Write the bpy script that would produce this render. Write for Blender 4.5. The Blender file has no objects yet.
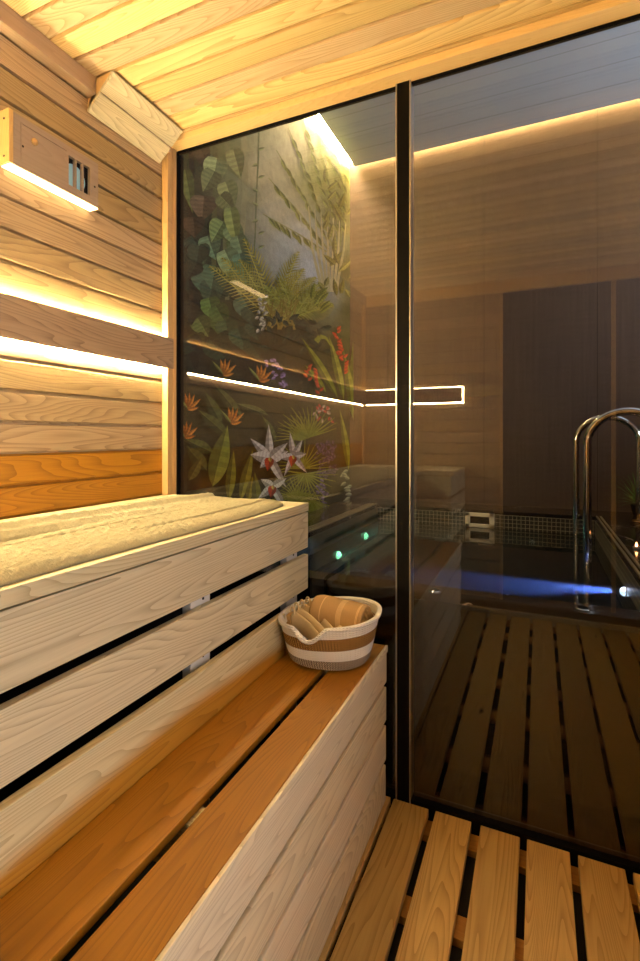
import bpy, bmesh, math, random
from mathutils import Vector, Matrix
random.seed(7)
S = bpy.context.scene
C = S.collection
# ------------------------------------------------------------------ camera
U = 1.40                      # metres from the eye to the glass, the module of the survey
EYE = 1.10                    # eye height over the concrete
YAW = math.radians(24.0)
F = 489.5
cam = bpy.data.cameras.new('camera'); co = bpy.data.objects.new('camera', cam); C.objects.link(co)
cam.sensor_width = 36; cam.sensor_fit = 'AUTO'; cam.lens = F / 961 * 36
cam.shift_y = -43.5 / 961
cam.clip_start = 0.02; cam.clip_end = 50
co.location = (0, 0, EYE); co.rotation_euler = (math.pi / 2, 0, YAW)
S.camera = co
S.view_settings.view_transform = 'Standard'; S.view_settings.look = 'None'
S.view_settings.gamma = 1; S.view_settings.use_curve_mapping = False
S.view_settings.exposure = -0.55
S.cycles.use_denoising = True
S.cycles.max_bounces = 10; S.cycles.transparent_max_bounces = 16
S.cycles.sample_clamp_indirect = 20.0
S.cycles.caustics_reflective = False; S.cycles.caustics_refractive = False
w = bpy.data.worlds.new('world'); S.world = w; w.use_nodes = True
w.node_tree.nodes['Background'].inputs[0].default_value = (0.55, 0.65, 0.8, 1)
w.node_tree.nodes['Background'].inputs[1].default_value = 0.05

def area(name, loc, rot, sx, sy, power, col, spread=180):
    l = bpy.data.lights.new(name, 'AREA'); l.shape = 'RECTANGLE'; l.size = sx; l.size_y = sy
    l.energy = power; l.color = col; l.spread = math.radians(spread)
    o = bpy.data.objects.new(name, l); C.objects.link(o); o.location = loc; o.rotation_euler = rot
    return o
WARM = (1.0, 0.80, 0.46)
# added cool fills without a visible source: sauna's right side; pool room, aimed up
area('right_cool_fill', (0.66, 0.10, 0.95), (0, math.radians(90), 0), 1.2, 1.0, 9.5, (0.90, 0.96, 1.0), 130)
area('pool_cool_fill', (2.1, 2.35, 1.7), (0, math.radians(150), 0), 1.0, 1.0, 150.0, (0.84, 0.90, 1.0))

# ------------------------------------------------------------------ helpers
def W3(x, y, z):              # survey units -> metres
    return Vector((x * U, y * U, z * U + EYE))

def link(name, me, mat=None, parent=None, smooth=False):
    o = bpy.data.objects.new(name, me); C.objects.link(o)
    if mat is not None:
        for m in (mat if isinstance(mat, (list, tuple)) else [mat]): me.materials.append(m)
    if smooth:
        for p in me.polygons: p.use_smooth = True
    if parent is not None:
        wl = Vector((0, 0, 0)); q = parent
        while q is not None: wl += q.location; q = q.parent
        o.parent = parent; o.location = -wl
    return o

def finish(name, bm, mat, parent=None, smooth=False):
    bmesh.ops.recalc_face_normals(bm, faces=bm.faces[:])
    me = bpy.data.meshes.new(name); bm.to_mesh(me); bm.free()
    return link(name, me, mat, parent, smooth)

def addbox(bm, a, b, bev=0.0):        # metres
    x0, x1 = sorted((a[0], b[0])); y0, y1 = sorted((a[1], b[1])); z0, z1 = sorted((a[2], b[2]))
    vs = [bm.verts.new(p) for p in ((x0,y0,z0),(x1,y0,z0),(x1,y1,z0),(x0,y1,z0),(x0,y0,z1),(x1,y0,z1),(x1,y1,z1),(x0,y1,z1))]
    fs = [bm.faces.new([vs[i] for i in q]) for q in ((0,3,2,1),(4,5,6,7),(0,1,5,4),(1,2,6,5),(2,3,7,6),(3,0,4,7))]
    if bev > 0:
        es = list({e for f in fs for e in f.edges})
        bmesh.ops.bevel(bm, geom=es, offset=bev, segments=2, profile=0.6, affect='EDGES')

def box(name, x0, x1, y0, y1, z0, z1, mat, parent=None, bev=0.0):   # survey units
    bm = bmesh.new(); addbox(bm, W3(x0, y0, z0), W3(x1, y1, z1), bev)
    return finish(name, bm, mat, parent)

def thing(name, label, cat, loc, group=None):
    o = bpy.data.objects.new(name, None); C.objects.link(o); o.location = loc; o.empty_display_size = 0.1
    o['label'] = label; o['category'] = cat
    if group: o['group'] = group
    return o

def tag(o, label, cat, group=None, kind=None):
    o['label'] = label; o['category'] = cat
    if group: o['group'] = group
    if kind: o['kind'] = kind
    return o

def struct(o, label=None, cat=None):
    o['kind'] = 'structure'
    if label: o['label'] = label
    if cat: o['category'] = cat
    return o

def tube(bm, pts, rad, n=16, caps=True):
    pts = [Vector(p) for p in pts]; rings = []
    up = None
    for i, p in enumerate(pts):
        t = (pts[min(i + 1, len(pts) - 1)] - pts[max(i - 1, 0)]).normalized()
        if up is None:
            up = t.orthogonal().normalized()
        else:
            up = (up - t * up.dot(t)).normalized()
        s = t.cross(up)
        r = rad[i] if isinstance(rad, (list, tuple)) else rad
        rings.append([bm.verts.new(p + (up * math.cos(2 * math.pi * k / n) + s * math.sin(2 * math.pi * k / n)) * r) for k in range(n)])
    for a, b in zip(rings, rings[1:]):
        for k in range(n):
            bm.faces.new((a[k], a[(k + 1) % n], b[(k + 1) % n], b[k]))
    if caps:
        bm.faces.new(rings[0][::-1]); bm.faces.new(rings[-1])

def cyl(bm, c, axis, r, h, n=24, r2=None):
    axis = Vector(axis).normalized(); c = Vector(c)
    tube(bm, [c, c + axis * h], [r, r if r2 is None else r2], n)

# ------------------------------------------------------------------ materials
def lin(c):
    return tuple(((v / 255) / 12.92 if v / 255 <= 0.04045 else ((v / 255 + 0.055) / 1.055) ** 2.4) for v in c)

class NT:
    def __init__(s, name):
        s.m = bpy.data.materials.new(name); s.m.use_nodes = True
        s.t = s.m.node_tree; s.t.nodes.clear()
        s.out = s.t.nodes.new('ShaderNodeOutputMaterial')
    def n(s, typ, **k):
        x = s.t.nodes.new(typ)
        for a, b in k.items(): setattr(x, a, b)
        return x
    def l(s, a, b): s.t.links.new(a, b)
    def put(s, sock, v):
        if hasattr(v, 'is_output'): s.l(v, sock)
        elif v is not None: sock.default_value = v
    def math(s, op, a, b=None, c=None, clamp=False):
        x = s.n('ShaderNodeMath', operation=op); x.use_clamp = clamp
        for i, v in enumerate((a, b, c)):
            if v is not None: s.put(x.inputs[i], v)
        return x.outputs[0]
    def mix(s, f, a, b, mode='MIX'):
        x = s.n('ShaderNodeMix', data_type='RGBA', blend_type=mode)
        s.put(x.inputs[0], f)
        for sock, v in ((x.inputs[6], a), (x.inputs[7], b)):
            s.put(sock, v if hasattr(v, 'is_output') else (*v[:3], 1))
        return x.outputs[2]
    def ramp(s, f, stops):
        x = s.n('ShaderNodeValToRGB'); s.l(f, x.inputs[0]); e = x.color_ramp.elements
        while len(e) < len(stops): e.new(0.5)
        for el, (p, c) in zip(e, stops):
            el.position = p; el.color = (*c, 1) if len(c) == 3 else c
        return x.outputs[0]
    def noise(s, vec, scale=1, detail=2, rough=0.5, dist=0):
        x = s.n('ShaderNodeTexNoise'); s.l(vec, x.inputs['Vector'])
        x.inputs['Scale'].default_value = scale; x.inputs['Detail'].default_value = detail
        x.inputs['Roughness'].default_value = rough; x.inputs['Distortion'].default_value = dist
        return x.outputs[0]
    def comb(s, a, b, c):
        x = s.n('ShaderNodeCombineXYZ')
        for i, v in enumerate((a, b, c)): s.put(x.inputs[i], v)
        return x.outputs[0]
    def obj(s):
        return s.n('ShaderNodeTexCoord').outputs['Object']
    def principled(s, col, rough=0.5, metal=0, spec=0.5, bump=None, bs=0.2, bd=0.002, **k):
        p = s.n('ShaderNodeBsdfPrincipled')
        s.put(p.inputs['Base Color'], col if hasattr(col, 'is_output') else (*col[:3], 1))
        s.put(p.inputs['Roughness'], rough); s.put(p.inputs['Metallic'], metal)
        p.inputs['Specular IOR Level'].default_value = spec
        for a, b in k.items(): s.put(p.inputs[a.replace('_', ' ')], b)
        if bump is not None:
            b = s.n('ShaderNodeBump'); b.inputs['Strength'].default_value = bs; b.inputs['Distance'].default_value = bd
            s.l(bump, b.inputs['Height']); s.l(b.outputs[0], p.inputs['Normal'])
        s.l(p.outputs[0], s.out.inputs[0])
        return p

def wood(name, axis, light, dark, pitch=None, seed=0.0, vary=0.25, tone2=None, tone2f=0.5, contrast=0.55,
         rough=0.5, heart=None, grain=1.0, knots=0.6, spec=0.35):
    """planked cedar/pine; axis = grain direction, pitch = (axis across planks, width m, offset m)."""
    t = NT(name); sep = t.n('ShaderNodeSeparateXYZ'); t.l(t.obj(), sep.inputs[0])
    ax = {'X': 0, 'Y': 1, 'Z': 2}
    L = sep.outputs[ax[axis]]; others = [sep.outputs[i] for i in range(3) if i != ax[axis]]
    A, B = others
    if pitch:
        pa = sep.outputs[ax[pitch[0]]]
        idx = t.math('FLOOR', t.math('DIVIDE', t.math('SUBTRACT', pa, pitch[2]), pitch[1]))
        wn = t.n('ShaderNodeTexWhiteNoise', noise_dimensions='2D'); t.l(t.comb(idx, seed + 0.37, 0), wn.inputs['Vector'])
        rnd = wn.outputs['Value']; rcol = wn.outputs['Color']
    else:
        oi = t.n('ShaderNodeObjectInfo')
        wn = t.n('ShaderNodeTexWhiteNoise', noise_dimensions='2D')
        t.l(t.comb(oi.outputs['Random'], seed + 0.37, 0), wn.inputs['Vector'])
        rnd = wn.outputs['Value']; rcol = wn.outputs['Color']
    sc = t.n('ShaderNodeSeparateColor'); t.l(rcol, sc.inputs[0])
    off = t.math('MULTIPLY', rnd, 41.0); off2 = t.math('MULTIPLY', sc.outputs[1], 17.0)
    def vec(a, b):
        return t.comb(t.math('MULTIPLY_ADD', L, a, off), t.math('MULTIPLY_ADD', A, b, off2), t.math('MULTIPLY', B, b))
    # cathedral growth rings: contour lines of a stretched noise
    n = t.noise(vec(0.75 * grain, 8.5), 1, 1.6, 0.42)
    rings = t.math('FRACT', t.math('MULTIPLY', n, 48.0))
    rings = t.math('POWER', rings, 2.6)
    fib = t.noise(vec(7, 210), 1, 3, 0.65)
    patch = t.noise(vec(0.9, 5), 1, 2, 0.5)
    kn = t.n('ShaderNodeTexVoronoi'); kn.inputs['Scale'].default_value = 1.0
    t.l(vec(3.3, 8.0), kn.inputs['Vector'])
    kd = kn.outputs['Distance']; ksc = t.n('ShaderNodeSeparateColor'); t.l(kn.outputs['Color'], ksc.inputs[0])
    kon = t.math('GREATER_THAN', ksc.outputs[0], 1 - knots * 0.30)
    kmask = t.math('MULTIPLY', t.math('SUBTRACT', 1.0, t.math('MULTIPLY', kd, 11.0), clamp=True), kon)
    kmask = t.math('MULTIPLY', kmask, 1.6, clamp=True)
    f = t.math('ADD', t.math('MULTIPLY', rings, 0.50), t.math('MULTIPLY', fib, 0.55))
    f = t.math('MULTIPLY', t.math('SUBTRACT', f, 0.25), contrast * 1.6, clamp=True)
    base = t.mix(f, light, dark)
    if tone2:
        pf = t.math('MULTIPLY', t.math('SUBTRACT', patch, 0.46 if tone2f < 0.6 else 0.38), 5.0, clamp=True)
        base = t.mix(t.math('MULTIPLY', pf, tone2f), base, tone2, 'MULTIPLY')
    if heart:   # tone multiplied in below an edge, heartwood on the back board: (axis, edge, wobble amplitude m, soft m, colour)
        hx = sep.outputs[ax[heart[0]]]
        wob = t.noise(t.comb(t.math('MULTIPLY', L, 1.7), 3.3, 0), 1, 1)
        e = t.math('MULTIPLY_ADD', t.math('SUBTRACT', wob, 0.5), heart[2], heart[1])
        hf = t.math('DIVIDE', t.math('SUBTRACT', e, hx), heart[3], clamp=True)
        base = t.mix(hf, base, heart[4], 'MULTIPLY')
    v = t.math('MULTIPLY_ADD', t.math('SUBTRACT', sc.outputs[2], 0.5), vary, 1.0)
    base = t.mix(1.0, base, t.comb(v, v, t.math('MULTIPLY', v, t.math('MULTIPLY_ADD', rnd, -vary * 0.7, 1 + vary * 0.3))), 'MULTIPLY')
    base = t.mix(kmask, base, tuple(c * 0.28 for c in dark))
    t.principled(base, rough, spec=spec, bump=t.math('ADD', t.math('MULTIPLY', fib, 0.6), t.math('MULTIPLY', rings, 0.4)), bs=0.25, bd=0.0012)
    return t.m

def plain(name, col, rough=0.5, metal=0, spec=0.5, emit=None, es=0, bumps=None):
    t = NT(name); c = lin(col) if max(col) > 1 else col
    k = {}
    bump = t.noise(t.obj(), bumps[0], 3) if bumps else None
    p = t.principled(c, rough, metal, spec, bump=bump, bs=bumps[1] if bumps else 0.2)
    if emit:
        p.inputs['Emission Color'].default_value = (*emit, 1); p.inputs['Emission Strength'].default_value = es
    return t.m

PINE_L, PINE_D = lin((210, 198, 162)), lin((126, 104, 68))
CED_L, CED_D = lin((206, 158, 104)), lin((142, 92, 50))
P = 0.0577 * U
ZB = (0.0268 - 0.0577 * 20) * U + EYE
M = {}
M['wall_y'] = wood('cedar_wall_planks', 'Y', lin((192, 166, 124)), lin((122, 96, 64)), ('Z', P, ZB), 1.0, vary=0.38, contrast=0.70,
                   heart=('Z', -0.0309 * U + EYE, 0.0, 0.001, lin((240, 196, 70))))  # planks tinted orange below this height
M['wall_x'] = wood('cedar_wall_planks_rear', 'X', lin((192, 166, 124)), lin((122, 96, 64)), ('Z', P, ZB), 2.0, vary=0.30, contrast=0.5)
M['ceil'] = wood('cedar_ceiling_planks', 'X', lin((226, 198, 148)), lin((176, 132, 80)), ('Y', 0.0535 * U * 1.0, 0.589 * U - 0.0535 * U * 20), 3.0, vary=0.46, contrast=0.72, grain=0.8, knots=0)
M['pine_y'] = wood('pale_pine_boards', 'Y', PINE_L, PINE_D, seed=4.0, vary=0.14, contrast=0.58, knots=0.35)
M['pine_x'] = wood('pale_pine_crossboards', 'X', PINE_L, PINE_D, seed=4.5, vary=0.14, contrast=0.58, knots=0.2)
M['pine_z'] = wood('pine_upright_trim', 'Z', lin((218, 180, 120)), lin((170, 118, 64)), seed=5.0, vary=0.1, contrast=0.35, knots=0)
M['skirt'] = wood('pale_riser_pine', 'Y', lin((226, 214, 186)), lin((156, 136, 100)), seed=5.5, vary=0.12, contrast=0.55, knots=0.15)
M['oiled'] = wood('oiled_seat_planks', 'Y', lin((164, 112, 30)), lin((96, 56, 9)), seed=6.0, vary=0.25, contrast=0.5, knots=1.6, rough=0.42)
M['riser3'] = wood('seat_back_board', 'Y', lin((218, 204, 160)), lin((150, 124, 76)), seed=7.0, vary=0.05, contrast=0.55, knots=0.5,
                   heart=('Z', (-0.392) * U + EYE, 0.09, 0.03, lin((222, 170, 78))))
M['duck'] = wood('walked_duckboard_pine', 'Y', lin((196, 162, 100)), lin((136, 100, 48)), seed=8.0, vary=0.40, contrast=0.65, knots=0.4, rough=0.55)
M['batten'] = wood('duckboard_batten_pine', 'X', lin((180, 130, 62)), lin((130, 84, 34)), seed=8.5, vary=0.2, contrast=0.4, knots=0)
M['lightboard'] = wood('grey_brown_fascia_board', 'Y', lin((176, 150, 122)), lin((112, 90, 70)), seed=9.0, vary=0.05, contrast=0.75, knots=0, grain=0.9)
M['lightboard_x'] = wood('grey_brown_fascia_board_rear', 'X', lin((176, 150, 122)), lin((112, 90, 70)), seed=9.2, vary=0.05, contrast=0.6, knots=0)
M['crown'] = wood('ceiling_edge_trim_wood', 'Y', lin((186, 160, 132)), lin((138, 112, 88)), seed=9.5, vary=0.05, contrast=0.3, knots=0)
M['head'] = wood('glass_head_trim_wood', 'X', lin((238, 202, 140)), lin((206, 160, 94)), seed=9.7, vary=0.05, contrast=0.3, knots=0)
M['box'] = wood('stained_control_box_wood', 'Y', lin((166, 148, 132)), lin((128, 110, 96)), seed=10, vary=0.05, contrast=0.3, knots=0)
M['boxend'] = wood('control_box_end_wood', 'Z', lin((224, 186, 120)), lin((190, 140, 80)), seed=10.5, vary=0.05, contrast=0.3, knots=0)
M['led'] = plain('warm_led_diffuser', (0.9, 0.8, 0.6), emit=(1.0, 0.78, 0.42), es=900)
M['led_soft'] = plain('warm_led_diffuser_soft', (0.9, 0.8, 0.6), emit=(1.0, 0.70, 0.34), es=6)
M['led_cove'] = plain('cove_led_diffuser', (0.9, 0.8, 0.6), emit=(1.0, 0.77, 0.40), es=720)
M['led_far'] = plain('far_wall_led_diffuser', (0.9, 0.8, 0.6), emit=(1.0, 0.68, 0.26), es=420)
M['white'] = plain('white_painted_steel', (214, 210, 204), 0.4)
M['black'] = plain('black_anodised_aluminium', (9, 8, 8), 0.5, 0.0, 0.08)
M['alu'] = plain('brushed_aluminium_edge', (190, 185, 178), 0.3, 1.0)
M['screw'] = plain('dark_screw', (60, 52, 46), 0.4, 0.8)
M['dark'] = plain('dark_void_lining', (20, 15, 12), 0.9)
M['concrete'] = plain('dark_concrete', (38, 34, 30), 0.9, bumps=(20, 0.3))
M['chrome'] = plain('polished_stainless_steel', (225, 225, 228), 0.09, 1.0)
M['copper'] = plain('gold_flange_metal', (214, 170, 110), 0.22, 1.0)

def glass_mat(name, tint, r0, rough=0.0, gcol=(1, 1, 1)):
    t = NT(name)
    lw = t.n('ShaderNodeLayerWeight'); lw.inputs['Blend'].default_value = 0.5
    f = t.math('MULTIPLY_ADD', t.math('POWER', lw.outputs['Facing'], 5.0), 1 - r0, r0)
    tr = t.n('ShaderNodeBsdfTransparent'); tr.inputs[0].default_value = (*tint, 1)
    g = t.n('ShaderNodeBsdfGlossy'); g.inputs['Color'].default_value = (*gcol, 1); g.inputs['Roughness'].default_value = rough
    mx = t.n('ShaderNodeMixShader'); t.l(f, mx.inputs[0]); t.l(tr.outputs[0], mx.inputs[1]); t.l(g.outputs[0], mx.inputs[2])
    t.l(mx.outputs[0], t.out.inputs[0])
    return t.m, t, g
M['glass'] = glass_mat('tinted_partition_glass', (0.86, 0.86, 0.85), 0.052)[0]
M['doorglass'] = plain('dark_door_glass', (28, 22, 21), 0.12, spec=0.5)
wm, wt, wg = glass_mat('pool_water', (0.34, 0.42, 0.38), 0.03)
bn = wt.n('ShaderNodeBump'); bn.inputs['Strength'].default_value = 0.05; bn.inputs['Distance'].default_value = 0.01
wt.l(wt.noise(wt.obj(), 7, 2), bn.inputs['Height']); wt.l(bn.outputs[0], wg.inputs['Normal'])
vs = wt.n('ShaderNodeVolumePrincipled'); vs.inputs['Density'].default_value = 3.0
vs.inputs['Color'].default_value = (0.16, 0.22, 0.36, 1)
wt.l(vs.outputs[0], wt.out.inputs['Volume'])
M['water'] = wm

def marble():
    t = NT('black_marble_white_veins'); v = t.obj()
    n = t.noise(v, 3.2, 5, 0.6, 1.2)
    ve = t.math('SUBTRACT', 1.0, t.math('MULTIPLY', t.math('ABSOLUTE', t.math('SUBTRACT', n, 0.5)), 60.0), clamp=True)
    pt = t.math('GREATER_THAN', t.noise(v, 6, 2), 0.57)
    ve = t.math('MULTIPLY', t.math('POWER', ve, 1.5), pt)
    cl = t.noise(v, 5, 4)
    base = t.mix(cl, lin((24, 20, 18)), lin((50, 40, 32)))
    t.principled(t.mix(ve, base, lin((190, 175, 155))), 0.12, spec=0.5)
    return t.m
M['marble'] = marble()

def mosaic(name, flat=False, pitch=0.025, tile=(34, 32, 28), grout=(150, 140, 118), tg=None):
    t = NT(name); sp = t.n('ShaderNodeSeparateXYZ'); t.l(t.obj(), sp.inputs[0])
    if flat: a, b = sp.outputs[0], sp.outputs[1]
    else: a, b = t.math('ADD', sp.outputs[0], sp.outputs[1]), sp.outputs[2]
    fa = t.math('FRACT', t.math('DIVIDE', a, pitch)); fb = t.math('FRACT', t.math('DIVIDE', b, pitch))
    g = t.math('MAXIMUM', t.math('GREATER_THAN', fa, 0.86), t.math('GREATER_THAN', fb, 0.86))
    wn = t.n('ShaderNodeTexWhiteNoise', noise_dimensions='2D')
    t.l(t.comb(t.math('FLOOR', t.math('DIVIDE', a, pitch)), t.math('FLOOR', t.math('DIVIDE', b, pitch)), 0), wn.inputs['Vector'])
    base = t.mix(wn.outputs['Value'], lin(tile), tuple(c * 2.4 for c in lin(tile)))
    t.principled(t.mix(g, base, lin(grout)), 0.35)
    return t.m
M['mosaic'] = mosaic('black_mosaic_tiles', tile=(22, 20, 18))
M['mosaic_deep'] = mosaic('green_mosaic_tiles', tile=(30, 38, 30), grout=(76, 84, 66))
M['mosaic_flat'] = mosaic('green_mosaic_tiles_floor', True, tile=(34, 40, 36), grout=(60, 66, 58))

def wallpaper():
    t = NT('woven_brown_wallcovering'); sp = t.n('ShaderNodeSeparateXYZ'); t.l(t.obj(), sp.inputs[0])
    a = t.noise(t.comb(t.math('MULTIPLY', sp.outputs[0], 60), t.math('MULTIPLY', sp.outputs[1], 60), t.math('MULTIPLY', sp.outputs[2], 1.5)), 1, 3, 0.7)
    b = t.noise(t.comb(t.math('MULTIPLY', sp.outputs[0], 6), t.math('MULTIPLY', sp.outputs[1], 6), t.math('MULTIPLY', sp.outputs[2], 160)), 1, 2, 0.6)
    f = t.math('ADD', t.math('MULTIPLY', a, 0.6), t.math('MULTIPLY', b, 0.4))
    seam = t.math('LESS_THAN', t.math('FRACT', t.math('DIVIDE', t.math('ADD', sp.outputs[0], 5.25), 0.70)), 0.006)
    c = t.mix(f, lin((66, 53, 47)), lin((106, 86, 74)))
    t.principled(t.mix(seam, c, lin((60, 48, 42))), 0.75, spec=0.2, bump=f, bs=0.3)
    return t.m
M['wallpaper'] = wallpaper()
def spaceil():
    t = NT('blue_grey_ceiling_panels'); sp = t.n('ShaderNodeSeparateXYZ'); t.l(t.obj(), sp.inputs[0])
    ln = t.math('LESS_THAN', t.math('FRACT', t.math('DIVIDE', sp.outputs[1], 0.2)), 0.02)
    c = t.mix(t.noise(t.obj(), 2, 3), lin((150, 164, 178)), lin((172, 184, 196)))
    t.principled(t.mix(ln, c, lin((110, 122, 134))), 0.6)
    return t.m
M['spaceil'] = spaceil()

# ------------------------------------------------------------------ sauna shell
XL, YR, YG, ZC, ZF = -0.872, -0.507, 1.01, 0.755, -0.7565
XR = 0.50
def planked(name, fixed, span, axis, mat, lo, hi, pitch, off, thick=0.012):
    """wall of tongue and groove planks: a profile with grooves, extruded along 'axis'."""
    prof = []
    g = 0.0048; dpt = 0.012
    k = math.ceil((lo - off) / pitch)
    prof.append((lo, 0))
    z = off + k * pitch
    while z < hi - 0.004:
        if z > lo + 0.004:
            prof += [(z - g - 0.002, 0), (z - g, 0.001), (z - g * 0.7, dpt), (z + g * 0.7, dpt), (z + g, 0.001), (z + g + 0.002, 0)]
        z += pitch
    prof.append((hi, 0))
    return prof
def plank_wall(name, mat, plane, coord, sgn, s0, s1, lo, hi, pitch, off):
    # plane 'x': surface at x=coord, boards run along y, stacked in z; sgn = outward (into room) direction
    prof = planked(name, coord, None, None, mat, lo, hi, pitch, off)
    bm = bmesh.new(); T = 0.03
    def pt(s, q, d):
        if plane == 'x': return (coord - sgn * d, s, q)
        if plane == 'y': return (s, coord - sgn * d, q)
        return (s, q, coord - sgn * d)
    loop = prof + [(hi, T), (lo, T)]
    A = [bm.verts.new(pt(s0, q, d)) for q, d in loop]; B = [bm.verts.new(pt(s1, q, d)) for q, d in loop]
    n = len(loop)
    for i in range(n):
        bm.faces.new((A[i], A[(i + 1) % n], B[(i + 1) % n], B[i]))
    bm.faces.new(A[::-1]); bm.faces.new(B)
    return finish(name, bm, mat)
zf, zc = -0.7865 * U + EYE, ZC * U + EYE
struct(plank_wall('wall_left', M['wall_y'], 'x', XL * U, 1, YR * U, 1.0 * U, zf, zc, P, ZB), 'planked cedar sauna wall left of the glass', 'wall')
struct(plank_wall('wall_rear', M['wall_x'], 'y', YR * U, 1, XL * U, -0.161 * U, zf, zc, P, ZB), 'planked cedar wall behind the viewer, reflected in the glass', 'wall')
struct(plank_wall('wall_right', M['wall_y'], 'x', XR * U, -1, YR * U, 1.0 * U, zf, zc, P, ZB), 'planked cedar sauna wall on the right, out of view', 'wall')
struct(plank_wall('ceiling', M['ceil'], 'z', ZC * U + EYE, -1, XL * U, XR * U, YR * U, 1.0 * U, 0.0535 * U, 0.589 * U - 0.0535 * U * 20), 'planked golden cedar sauna ceiling', 'ceiling')
struct(box('floor', -1.02, 1.7, -0.5, 2.66, -0.83, -0.7866, M['concrete']), 'dark floor under the duckboard', 'floor')
# rear door with dark glass
struct(box('wall_rear_upper', -0.161, XR, YR - 0.03, YR, 0.70, ZC, M['wall_x']))
d1 = box('door_1', -0.1555, XR - 0.001, YR - 0.025, YR - 0.008, -0.78, 0.6995, M['doorglass']); struct(d1, 'dark glass sauna door seen only as a reflection', 'door')
box('door_frame', -0.1690, -0.156, YR - 0.028, YR + 0.010, -0.7865, 0.70, M['pine_z'], d1, 0.002)
box('door_frame', 0.30, 0.318, YR - 0.028, YR + 0.002, -0.7865, 0.70, M['pine_z'], d1, 0.002)
# trims
struct(box('trim_1', XL, -0.847, YR, 0.975, 0.719, ZC, M['crown'], None, 0.003), 'wooden trim where left wall meets ceiling', 'trim')
struct(box('trim_2', XL, -0.853, 0.972, 0.990, ZF, 0.739, M['pine_z'], None, 0.002), 'upright wooden corner trim beside the glass', 'trim')
struct(box('trim_3', XL, -0.8515, 0.9905, 1.003, ZF, 0.739, M['pine_z'], None, 0.002), 'narrow upright wooden strip against the glass', 'trim')
struct(box('trim_4', XL, XR, 0.972, 1.014, 0.739, ZC, M['head'], None, 0.003), 'wooden trim over the glass', 'trim')
struct(box('trim_5', XL, -0.855, YR, YR + 0.02, ZF, 0.713, M['pine_z'], None, 0.002), 'upright corner trim at the rear wall', 'trim')
struct(box('trim_6', -0.847, XR, YR, YR + 0.022, 0.700, ZC, M['head'], None, 0.003), 'wooden trim where rear wall meets ceiling', 'trim')
struct(box('trim_7', XL, XR, YR + 0.275, YR + 0.308, -0.7866, -0.745, M['pine_x'], None, 0.002), 'pale threshold strip at the end of the duckboard', 'trim')

# ------------------------------------------------------------------ glass partition
gp = thing('glass_partition', 'floor to ceiling tinted glass partition with a black upright post', 'partition', W3(-0.25, YG, -0.7866))
box('glass_pane', -0.853, -0.270, YG, YG + 0.006, -0.775, 0.742, M['glass'], gp)
box('glass_pane', -0.2425, XR, YG, YG + 0.006, -0.775, 0.742, M['glass'], gp)
bm = bmesh.new()
addbox(bm, W3(-0.2695, YG - 0.009, -0.775), W3(-0.2430, YG + 0.020, 0.740), 0.001)
pst = finish('post', bm, M['black'], gp)
box('edge_strip', -0.2722, -0.2697, YG - 0.010, YG + 0.02, -0.775, 0.739, M['alu'], pst)['label'] = 'bright aluminium edge'
box('edge_strip', -0.2430, -0.2407, YG - 0.010, YG + 0.02, -0.775, 0.739, M['alu'], pst)['label'] = 'bright aluminium edge'
box('bottom_channel', -0.30, XR, YG - 0.008, YG + 0.018, -0.7866, -0.751, M['black'], gp, 0.001)
box('top_channel', -0.853, XR, YG - 0.003, YG + 0.009, 0.7355, 0.742, M['black'], gp, 0.001)
box('side_channel', -0.8550, -0.8495, YG - 0.006, YG + 0.014, -0.7866, 0.7315, M['black'], gp)

# ------------------------------------------------------------------ wall light boards
def lightboard(kind):
    if kind == 'left':
        t = thing('backlit_wall_board', 'grey-brown backlit board running along the left cedar wall', 'wall light', W3(XL, 0.3, 0.205))
        box('board', -0.861, -0.849, YR + 0.024, 0.989, 0.174, 0.250, M['lightboard'], t, 0.0015)
        for z in (0.171, 0.2495):
            box('led_strip', -0.8715, -0.8680, YR + 0.02, 0.971, z, z + 0.0035, M['led'], t)['label'] = 'glowing warm light strip'
        box('spacer', -0.8715, -0.861, YR + 0.02, 0.971, 0.19, 0.232, M['dark'], t)
    else:
        t = thing('backlit_wall_board', 'shorter backlit board on the rear wall, seen reflected in the glass', 'wall light', W3(-0.6, YR, 0.205))
        box('board', -0.849, -0.344, YR + 0.011, YR + 0.023, 0.174, 0.250, M['lightboard_x'], t, 0.0015)
        for z in (0.171, 0.2495):
            box('led_strip', -0.847, -0.341, YR + 0.0005, YR + 0.004, z, z + 0.0035, M['led'], t)['label'] = 'glowing warm light strip'
        box('led_strip', -0.3445, -0.341, YR + 0.0005, YR + 0.004, 0.1745, 0.2495, M['led'], t)['label'] = 'glowing warm light strip at the board end'
        box('spacer', -0.80, -0.37, YR + 0.0005, YR + 0.011, 0.19, 0.232, M['dark'], t)
    return t
lightboard('left'); lightboard('rear')
# added warm fill beside the right-hand wall, out of view, to brighten the ceiling
area('right_warm_fill', (0.655, 0.42, 1.46), (math.radians(180), 0, 0), 0.05, 1.7, 7, WARM, 120)

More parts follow.
